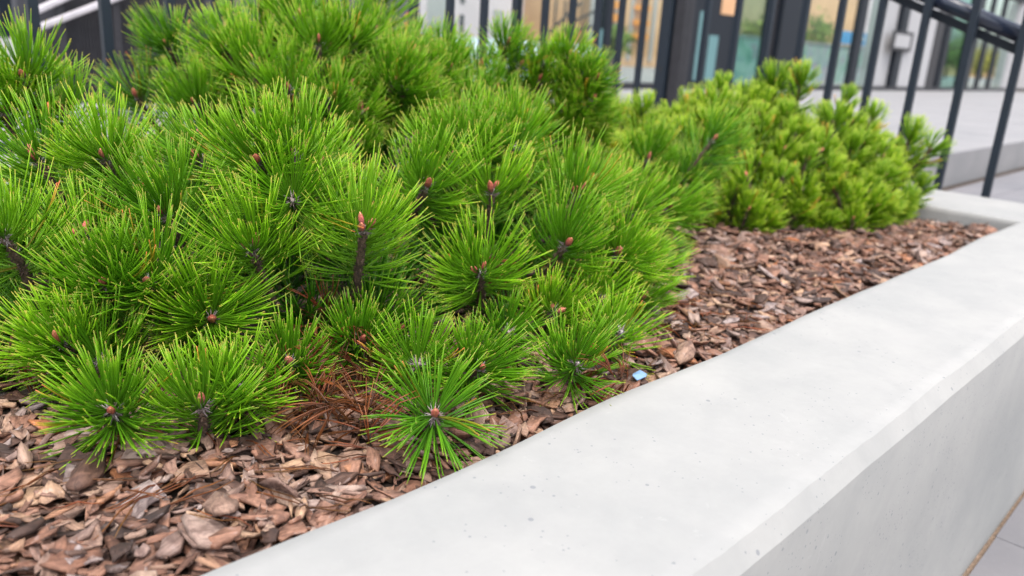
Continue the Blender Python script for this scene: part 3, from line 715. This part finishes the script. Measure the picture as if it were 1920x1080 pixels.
# ---------------------------------------------------------------- fences
def fences():
    YF = 2.597; f = empty('metal_fence', (2.0, YF, ZP)); o3 = Vector(f.location)
    tag(f, 'dark steel bar fence running along the back rim of the planter behind the large pine', 'fence')
    xs = [2.095+.1925*k for k in range(-16, 9)]; xs = [x for x in xs if x < 3.8]+[2.685]
    bar = MB(); bar.box(-.0135, .0135, -.0135, .0135, .14, 1.30); me = bpy.data.meshes.new('bar'); me.from_pydata(bar.v, [], bar.f); me.materials.append(MAT['metal'])
    for x in xs: link('bar', me, f, (x-2.0, 0, -ZP))
    b = MB(); b.box(-1.0-2, 3.80-2, -.02, .02, .112-ZP, .142-ZP); b.build('rail', MAT['metal'], f, .002)
    b = MB(); b.box(-1.0-2, 3.80-2, -.02, .02, 1.30-ZP, 1.34-ZP); b.build('rail', MAT['metal'], f, .002)
    for x in (-.9, 1.12, 3.1): b = MB(); b.box(x-.02-2, x+.02-2, -.019, .019, 0-ZP, .111-ZP); b.build('foot', MAT['metal'], f)
    # end fence, square to the first, with the corner post
    XE = 3.92; g = empty('metal_fence', (XE, 1.7, ZG))
    tag(g, 'dark steel bar fence with a sloping handrail across the far end of the planter', 'fence')
    lo = MB(); lo.box(-.015, .015, -.015, .015, ZG, 1.36); me2 = bpy.data.meshes.new('bar'); me2.from_pydata(lo.v, [], lo.f); me2.materials.append(MAT['metal'])
    for y in [.903-.197*3, .903-.197*2, .903-.197, .903, 1.100, 1.295, 1.490, 1.675, 1.853, 2.033, 2.213, 2.393]: link('bar', me2, g, (0, y-1.7, -ZG))
    b = MB(); b.box(-.018, .018, .25-1.7, 2.56-1.7, 1.36-ZG, 1.40-ZG); b.build('rail', MAT['metal'], g)
    b = MB(); b.box(-.018, .018, .25-1.7, 2.56-1.7, ZG+.08-ZG, ZG+.12-ZG)
    b.build('rail', MAT['metal'], g)
    po = MB(); po.box(-.05, .05, 2.585-1.7, 2.655-1.7, 0, 1.42-ZG); p_ = po.build('post', MAT['metal'], g, .004)
    po = MB(); po.box(-.03, .045, 2.515-1.7, 2.575-1.7, 0, 1.42-ZG); po.build('post', MAT['frame2'], g, .004)
    h = at(1238, 129, 0, XE-.0505); hb = MB(); hb.tube([(h[0]-XE-.002, h[1]-1.7, h[2]-ZG), (h[0]-XE+.02, h[1]-1.7, h[2]-ZG)], [.009, .009], 16); hb.build('bolt_hole', MAT['tyre'], p_)
    # handrail on brackets behind the bars
    q = MB(); X = .075
    a = np.array([X, 1.55-1.7, .892-ZG]); c = np.array([X, .925-1.7, .655-ZG]); q.tube([a, c], [.034, .034], 20)
    hr = q.build('handrail', MAT['handrail'], g, smooth=False); hr.data.polygons.foreach_set('use_smooth', [len(p.vertices) == 4 for p in hr.data.polygons])
    q = MB(); q.bar(a+(0, 0, -.062), c+(0, 0, -.062), .012, .036); q.build('flat_bar', MAT['frame'], hr)
    for y, z in ((1.295, .795), (1.10, .72), (.93, .655)):
        q = MB(); q.bar((.016, y-1.7, z-ZG-.03), (X-.012, y-1.7, z-ZG-.03), .012, .02); q.build('bracket', MAT['frame'], g)
fences()

# ---------------------------------------------------------------- glass front behind the plaza
YB = 10.4
def fx(px, y=100): return float(at(px, y, 1, YB)[0])
def facade():
    fr = empty('glass_building', (fx(1200), YB, ZP)); ox, oz = fr.location.x, ZP
    tag(fr, 'glass fronted building with dark mullions and a pale concrete pillar behind the fence', 'building')
    TOP = 3.6-oz
    def bx(name, p0, p1, z0, z1, mat, y0=-.05, y1=.05, parent=None):
        x0, x1 = sorted((fx(p0)-ox, fx(p1)-ox)); b = MB(); b.box(x0, x1, y0, y1, z0, z1); return b.build(name, MAT[mat], parent or fr)
    def zz(px, py): return float(at(px, py, 1, YB)[2])-oz
    b = MB(); b.box(fx(772)-ox, fx(1960)-ox, -.12, .06, .001, .13); b.build('sill', MAT['frame2'], fr)
    b = MB(); b.box(fx(772)-ox, fx(1960)-ox, -.14, -.123, .001, .05); b.build('sill', MAT['frame'], fr)
    b = MB(); b.box(fx(390)-ox, fx(1960)-ox, -.15, .15, TOP+.001, TOP+.3); b.build('lintel', MAT['frame'], fr)
    # mullions
    for p0, p1, m, d in ((1126, 1138, 'frame', .08), (1262, 1286, 'frame2', .1), (1286, 1300, 'frame', .06), (1369, 1377, 'frame2', .06), (1428, 1440, 'frame2', .1), (1440, 1487, 'frame', .25),
                         (1596, 1608, 'frame', .08), (1676, 1688, 'frame', .08), (1742, 1756, 'frame2', .1), (1764, 1772, 'frame', .08), (1806, 1822, 'frame', .12), (1840, 1846, 'frame', .05), (1862, 1868, 'frame', .05)):
        bx('mullion', p0, p1, .131, TOP, m, -d, d)
    # panes
    for p0, p1, m in ((780, 1126, 'glass'), (1138, 1262, 'glass'), (1377, 1428, 'glassgreen'), (1487, 1596, 'glass'), (1608, 1648, 'glass'), (1772, 1806, 'glassgreen'), (1822, 1890, 'glass')):
        bx('pane', p0+.5, p1-.5, .132, TOP-.001, m, .0, .012)
    bx('frosted_band', 778, 1110, .135, zz(1000, 78), 'frost', -.02, -.006)
    bx('frosted_band', 1112, 1125, .135, zz(1100, 52), 'teal', -.02, -.006)
    # entrance door, dark leaf with glazed strips
    d = bx('door', 1300, 1369, .132, TOP-.9, 'frame', -.02, .03)
    bx('pane', 1302, 1315, .2, zz(1305, 20), 'teal', -.034, -.021, d); bx('pane', 1324, 1341, .2, zz(1332, 66), 'teal', -.034, -.021, d)
    bx('pane', 1340, 1366, zz(1350, 26), TOP-1, 'peach', -.034, -.021, d)
    bx('pillar', 1648, 1676, .001, TOP, 'cream', .10, .5); bx('pillar', 1688, 1741, .001, TOP, 'cream', -.08, .5); bx('pillar', 1892, 1960, .131, TOP, 'cream', -.08, .4)
    n = bx('notice_frame', 1659, 1697, zz(1680, 95), zz(1680, 58), 'frame2', -.17, -.13); bx('notice', 1664, 1692, zz(1680, 89), zz(1680, 64), 'cream', -.18, -.171, n)
    # dark clad wing to the left
    bx('cladding', 430, 508, .001, TOP, 'darkpanel', -.02, .1); bx('cladding', 532, 601, .001, TOP, 'darkpanel', -.02, .1); bx('cladding', 618, 700, .001, TOP, 'darkpanel', -.02, .1); bx('cladding', 704, 772, .001, TOP, 'darkpanel', -.02, .1)
    bx('post', 508, 532, .001, TOP, 'frame', -.08, .08); bx('post', 601, 618, .001, TOP, 'frame', -.08, .08); bx('post', 772, 780, .131, TOP, 'frame2', -.06, .06); bx('post', 700, 704, .001, TOP, 'frame', -.06, .06)
    for px in (395, 408, 421): bx('post', px, px+6, .001, TOP, 'frame', -.06, .06)
facade()

def bgbox(name, px0, px1, Y, z0, z1, mat, label, cat, depth=2.0, py=60):
    x0, x1 = sorted((float(at(px0, py, 1, Y)[0]), float(at(px1, py, 1, Y)[0]))); e = empty(name, ((x0+x1)/2, Y, ZP)); tag(e, label, cat)
    b = MB(); b.box(x0-e.location.x, x1-e.location.x, 0, depth, z0-ZP, z1-ZP); b.build('wall', MAT[mat], e); return e, x0-e.location.x, x1-e.location.x
def zat(px, py, Y): return float(at(px, py, 1, Y)[2])
def backdrop():  # buildings and trees reflected in the glass, built solid behind it
    Y = 26
    e, a, b_ = bgbox('reflected_pink_building', 770, 960, Y, ZP, 9, 'pinkwall', 'pale pink plaster building, a reflection stood solid behind the left glass panes', 'building', 5)
    for p0, p1, y0, y1 in ((862, 869, 27, 60), (862, 869, -12, 6), (800, 834, -60, 52), (925, 943, 18, 50)):
        x0, x1 = sorted(float(at(p, 30, 1, Y)[0])-e.location.x for p in (p0, p1)); m = MB(); m.box(x0, x1, -.05, .02, zat(p0, y1, Y)-ZP, zat(p0, y0, Y)-ZP); m.build('window' if p1-p0 < 20 else 'panel', MAT['window' if p1-p0 < 10 else 'cream'], e)
    e, a, b_ = bgbox('reflected_pale_building', 962, 1026, Y+1, ZP, 9, 'pinkwall', 'plain whitish building right of the pink one, a reflection stood solid behind the glass', 'building', 5)
    m = MB(); m.box(a, b_, -.06, -.002, .01, .9); m.build('plinth', MAT['peach'], e)
    e, a, b_ = bgbox('reflected_peach_building', 1072, 1300, 24, ZP, 9, 'peach', 'peach building with orange balconies mirrored behind the dark mullions', 'building', 5)
    for px in (1085, 1095, 1104, 1150, 1180, 1205, 1222):
        x0 = float(at(px, 30, 1, 24)[0])-e.location.x; m = MB(); m.box(x0, x0+.22, -.12, -.001, .3, 9-ZP-.3); m.build('pilaster', MAT['brownwood' if px % 2 else 'cream'], e)
    for y0 in (10, 38, 64, -18):
        x0, x1 = sorted(float(at(p, 30, 1, 24)[0])-e.location.x for p in (1183, 1209)); m = MB(); m.box(x0, x1, -.3, -.13, zat(1195, y0+9, 24)-ZP, zat(1195, y0, 24)-ZP); m.build('balcony', MAT['orange'], e)
    for y0 in (0, 24):
        x0, x1 = sorted(float(at(p, 30, 1, 24)[0])-e.location.x for p in (1137, 1149)); m = MB(); m.box(x0, x1, -.3, -.13, zat(1140, y0+16, 24)-ZP, zat(1140, y0, 24)-ZP); m.build('balcony', MAT['orange'], e)
    bgbox('reflected_apricot_building', 1300, 1600, 30, ZP, 9, 'peach', 'apricot building, a reflection stood solid behind the panes beside the thick black column', 'building', 4)
    e, a, b_ = bgbox('reflected_white_building', 1602, 1660, 30, ZP, 9, 'pinkwall', 'whitish building, a reflection stood solid behind the pane left of the concrete pillar', 'building', 4)
    e, a, b_ = bgbox('brown_building', 1700, 2100, 34, ZP, 1.6, 'peach', 'low tan building seen at the right beyond the handrail', 'building', 4)
    # blue board and painted low wall
    x0, x1 = sorted(float(at(p, 70, 1, 16)[0]) for p in (1578, 1648)); m = MB(); m.box(x0, x1, 15.98, 16.04, zat(1600, 84, 16), zat(1600, 60, 16))
    bd = empty('blue_board', ((x0+x1)/2, 16, ZP)); m.v = [(x-bd.location.x, y-16, z-ZP) for x, y, z in m.v]; m.build('board', MAT['bluesign'], bd)
    for s_ in (.15, .85):
        m = MB(); xx = x0+(x1-x0)*s_-bd.location.x; m.box(xx-.03, xx+.03, .05, .11, 0, zat(1600, 84, 16)-ZP+.1); m.build('leg', MAT['frame2'], bd)
    tag(bd, 'bright blue board with pale marks on two legs behind the glass', 'sign')
    m = MB(); xc = -bd.location.x
    for k in range(5):
        t = x0+(x1-x0)*(.3+.11*k); m.box(t+xc, t+xc+(x1-x0)*.06, -.026, -.0205, zat(1600, 76, 16)-ZP, zat(1600, 67, 16)-ZP)
    m.build('marking', MAT['white'], bd)
    # mural reflected in the glass, built as a low wall behind it
    def mural():
        x0, x1 = sorted(float(at(p, 100, 1, 14)[0]) for p in (1385, 1650)); e = empty('reflected_mural_wall', ((x0+x1)/2, 14, ZP))
        k = NT('faded mural paint'); nz = k.noise(k.pos(), 1.1, 3, .5, 1.5)
        r = k.ramp(nz.outputs[0], [(.3, (.18, .34, .32, 1)), (.42, (.30, .46, .40, 1)), (.5, (.42, .52, .50, 1)), (.58, (.34, .42, .48, 1)), (.68, (.50, .30, .38, 1)), (.8, (.20, .36, .42, 1))])
        k.l(r.outputs[0], k.b.inputs['Base Color']); k.rough(.8)
        b = MB(); b.box(x0-e.location.x, x1-e.location.x, 0, .15, .001, zat(1500, 80, 14)-ZP); b.build('wall', k.m, e)
        b = MB(); b.box(x0-e.location.x-.03, x1-e.location.x+.03, -.03, .18, zat(1500, 80, 14)-ZP+.001, zat(1500, 76, 14)-ZP); b.build('coping', MAT['cream'], e)
        tag(e, 'low wall with faded green and pink mural, a reflection stood solid behind the glass panes', 'wall')
    mural()
    # hedge like planting and trees; behind panes they are reflections built solid
    def tree(px, Y, h, r, mat, label, z0=.8, n=900, squash=1.0, leaf=.16):
        x = float(at(px, 60, 1, Y)[0]); e = empty('leafy_tree', (x, Y, ZP)); tag(e, label, 'tree', 'trees beyond the glass front')
        b = MB(); b.tube([(0, 0, 0), (.03, .02, h*.4), (-.03, 0, h*.8)], [.12, .09, .03], 8); tr_ = b.build('trunk', MAT['trunk'], e, smooth=True)
        for k in range(5):
            a = random.uniform(0, 6.28); c0 = h*random.uniform(.35, .6); b = MB(); b.tube([(0, 0, c0), (math.cos(a)*r*.4, math.sin(a)*r*.4, c0+h*.15), (math.cos(a)*r*.7, math.sin(a)*r*.7, c0+h*.3)], [.04, .03, .01], 6); b.build('limb', MAT['trunk'], tr_)
        cl = [unit(rng.normal(size=3))*r*random.uniform(.2, .75) for _ in range(16)]; V, F = [], []
        for i in range(n):
            c_ = cl[i % 16]; p = c_+rng.normal(0, r*.20, 3); p[2] = p[2]*squash+h*.75
            if p[2] < z0*.5: continue
            a, b2 = unit(rng.normal(size=3)), unit(rng.normal(size=3)); s_ = leaf*random.uniform(.6, 1.3); j = len(V); V += [p, p+a*s_, p+a*s_*.6+b2*s_*.6, p+b2*s_]; F.append((j, j+1, j+2, j+3))
        link('crown', mesh_np('crown', np.array(V), [np.array(F)], MAT[mat]), e)['kind'] = 'stuff'
    tree(1530, 20, 2.6, 1.3, 'leafbg', 'green tree, a reflection stood in front of the apricot building, between two black uprights', leaf=.2)
    tree(1415, 20, 2.4, 1.0, 'leafbg2', 'yellowing tree, a reflection stood behind the pane left of the thick black column', leaf=.2)
    tree(1150, 17, 1.3, .7, 'leafbg', 'small dark green tree, a reflection stood behind the panes left of the corner post', leaf=.15)
    tree(1790, 24, 2.9, 2.0, 'leafbg', 'tall green tree behind the slope of the handrail', n=1500, leaf=.25)
    tree(1860, 26, 2.2, 2.0, 'leafbg2', 'yellow green tree right of the handrail below the white pillar', n=1500, leaf=.25)
    tree(15, 46, 3.4, 2.6, 'leafbg', 'green tree at the far left edge beyond the plaza', n=1500, leaf=.3)
    # outside stair seen behind the left panes
    st = empty('stair_railing', (float(at(1060, 60, 1, 18)[0]), 18, ZP)); tag(st, 'dark steel railings of an outside stair behind the frosted band', 'railing'); o3 = np.array(st.location)
    for (xa, ya), (xb, yb) in (((1018, 72), (1072, 20)), ((1072, 20), (1090, 4)), ((1042, 76), (1076, 40)), ((1076, 40), (1118, 20)), ((1076, 58), (1116, 48)), ((1048, 88), (1076, 58))):
        m = MB(); m.bar(at(xa, ya, 1, 18)-o3, at(xb, yb, 1, 18)-o3, .07); m.build('rail', MAT['frame'], st)
    for px in (1042, 1060, 1076, 1117):
        p = at(px, 60, 1, 18)-o3; m = MB(); m.box(p[0]-.03, p[0]+.03, -.03+.08, .03+.08, 0, 2.2); m.build('post', MAT['frame'], st)
backdrop()

# ---------------------------------------------------------------- left: steel stair with pickets, street with vehicles
def left_side():
    Y = 7.2; st = empty('steel_stair', (float(at(200, 100, 1, Y)[0]), Y, ZP)); o3 = np.array(st.location)
    tag(st, 'dark steel stair with close pickets and pale sloping handrails at upper left', 'stair')
    def P(x, y, yy=Y): return at(x, y, 1, yy)-o3
    for (xa, ya), (xb, yb) in (((64, 22), (150, -17)), ((66, 54), (270, -24))):
        a, b = P(xa, ya), P(xb, yb); m = MB(); m.bar(a, b, .05, .05); m.build('handrail', MAT['steel'], st, .01)
    for px in (118, 222): 
        p = P(px, 80); m = MB(); m.box(p[0]-.028, p[0]+.028, .0, .05, .07, 2.4); m.build('post', MAT['frame2'], st)
    pk = MB(); pk.box(-.009, .009, -.009, .009, .0, 2.3); me = bpy.data.meshes.new('picket'); me.from_pydata(pk.v, [], pk.f); me.materials.append(MAT['frame2'])
    x0, x1 = P(120, 90)[0], P(400, 90)[0]; n = 46
    for i in range(n): link('picket', me, st, (x0+(x1-x0)*(i+.5)/n, .12, .10))
    m = MB(); m.box(P(62, 90)[0], P(430, 90)[0], .30, .42, 0.002, 2.7); m.build('back_panel', MAT['darkdeep'], st)
    m = MB(); m.box(P(62, 90)[0], P(430, 90)[0], -.06, .2, 0.002, .085); m.build('stringer', MAT['cream'], st)
    for px in (168, 243): p = P(px, 150); m = MB(); m.box(p[0]-.03, p[0]+.03, -.085, -.061, .02, .07); m.build('bracket', MAT['frame'], st)
    for px in (352, 372, 395): p = P(px, 90); m = MB(); m.box(p[0]-.03, p[0]+.03, .19, .25, .1, 2.4); m.build('post', MAT['metal'], st)
    # low pale wall at the street side
    Yw = 9.0; a, b = float(at(-300, 78, 1, Yw)[0]), float(at(58, 78, 1, Yw)[0]); m = MB(); m.box(a, b, Yw, Yw+.3, ZP+.001, zat(20, 72, Yw)); o = m.build('low_wall', MAT['white']); rel(o, ((a+b)/2, Yw, ZP)); tag(o, 'low pale concrete wall at the far left below the street railing', 'wall')
    rl = empty('street_railing', (float(at(20, 40, 1, Yw)[0]), Yw+.1, ZP)); tag(rl, 'slender dark street railing on the low wall at the far left', 'railing'); r3 = np.array(rl.location); zt = zat(20, 72, Yw)-ZP
    for px in (-40, -25, -10, 6, 19, 34, 47): p = at(px, 40, 1, Yw+.1)-r3; m = MB(); m.box(p[0]-.03, p[0]+.03, -.02, .02, zt, zt+1.6); m.build('bar', MAT['metal'], rl)
    m = MB(); m.box(at(-45, 40, 1, Yw+.1)[0]-r3[0], at(52, 40, 1, Yw+.1)[0]-r3[0], -.025, .025, zt+1.601, zt+1.64); m.build('rail', MAT['metal'], rl)
    def car(px, Yc, mat, label, s=1.0):
        x = float(at(px, 50, 1, Yc)[0]); e = empty('parked_car', (x, Yc, ZP)); tag(e, label, 'car', 'cars parked in the street at far left')
        side = [(-2.0, .35), (-2.05, .75), (-1.5, .85), (-1.0, 1.38), (.6, 1.42), (1.25, .95), (1.95, .82), (2.05, .4)]; m = MB(); k = len(side)
        for y_ in (-.8, .8): m.v += [(a*s, y_*s, z*s) for a, z in side]
        m.f = [tuple(range(k)), tuple(reversed(range(k, 2*k)))]+[((i+1) % k, i, k+i, k+(i+1) % k) for i in range(k)]; m.build('body', MAT[mat], e, .05)
        for xs in ((-.95, -.1), (-.02, .65)): m = MB(); m.box(xs[0]*s, xs[1]*s, -.83*s, -.79*s, .95*s, 1.28*s); m.build('window', MAT['window'], e)
        for xx in (-1.25, 1.25):
            for yy in (-.72, .72): m = MB(); m.tube([(xx*s, (yy-.12)*s, .34*s), (xx*s, (yy+.12)*s, .34*s)], [.34*s, .34*s], 18); m.build('wheel', MAT['tyre'], e)
        return e
    car(2, 34, 'carred', 'red car parked in the street at the far left edge', .9); car(30, 37, 'carwhite', 'white car parked behind the red one at far left', 1.0); car(-12, 40, 'carblue', 'blue car parked at the very left edge behind the railing')
left_side()
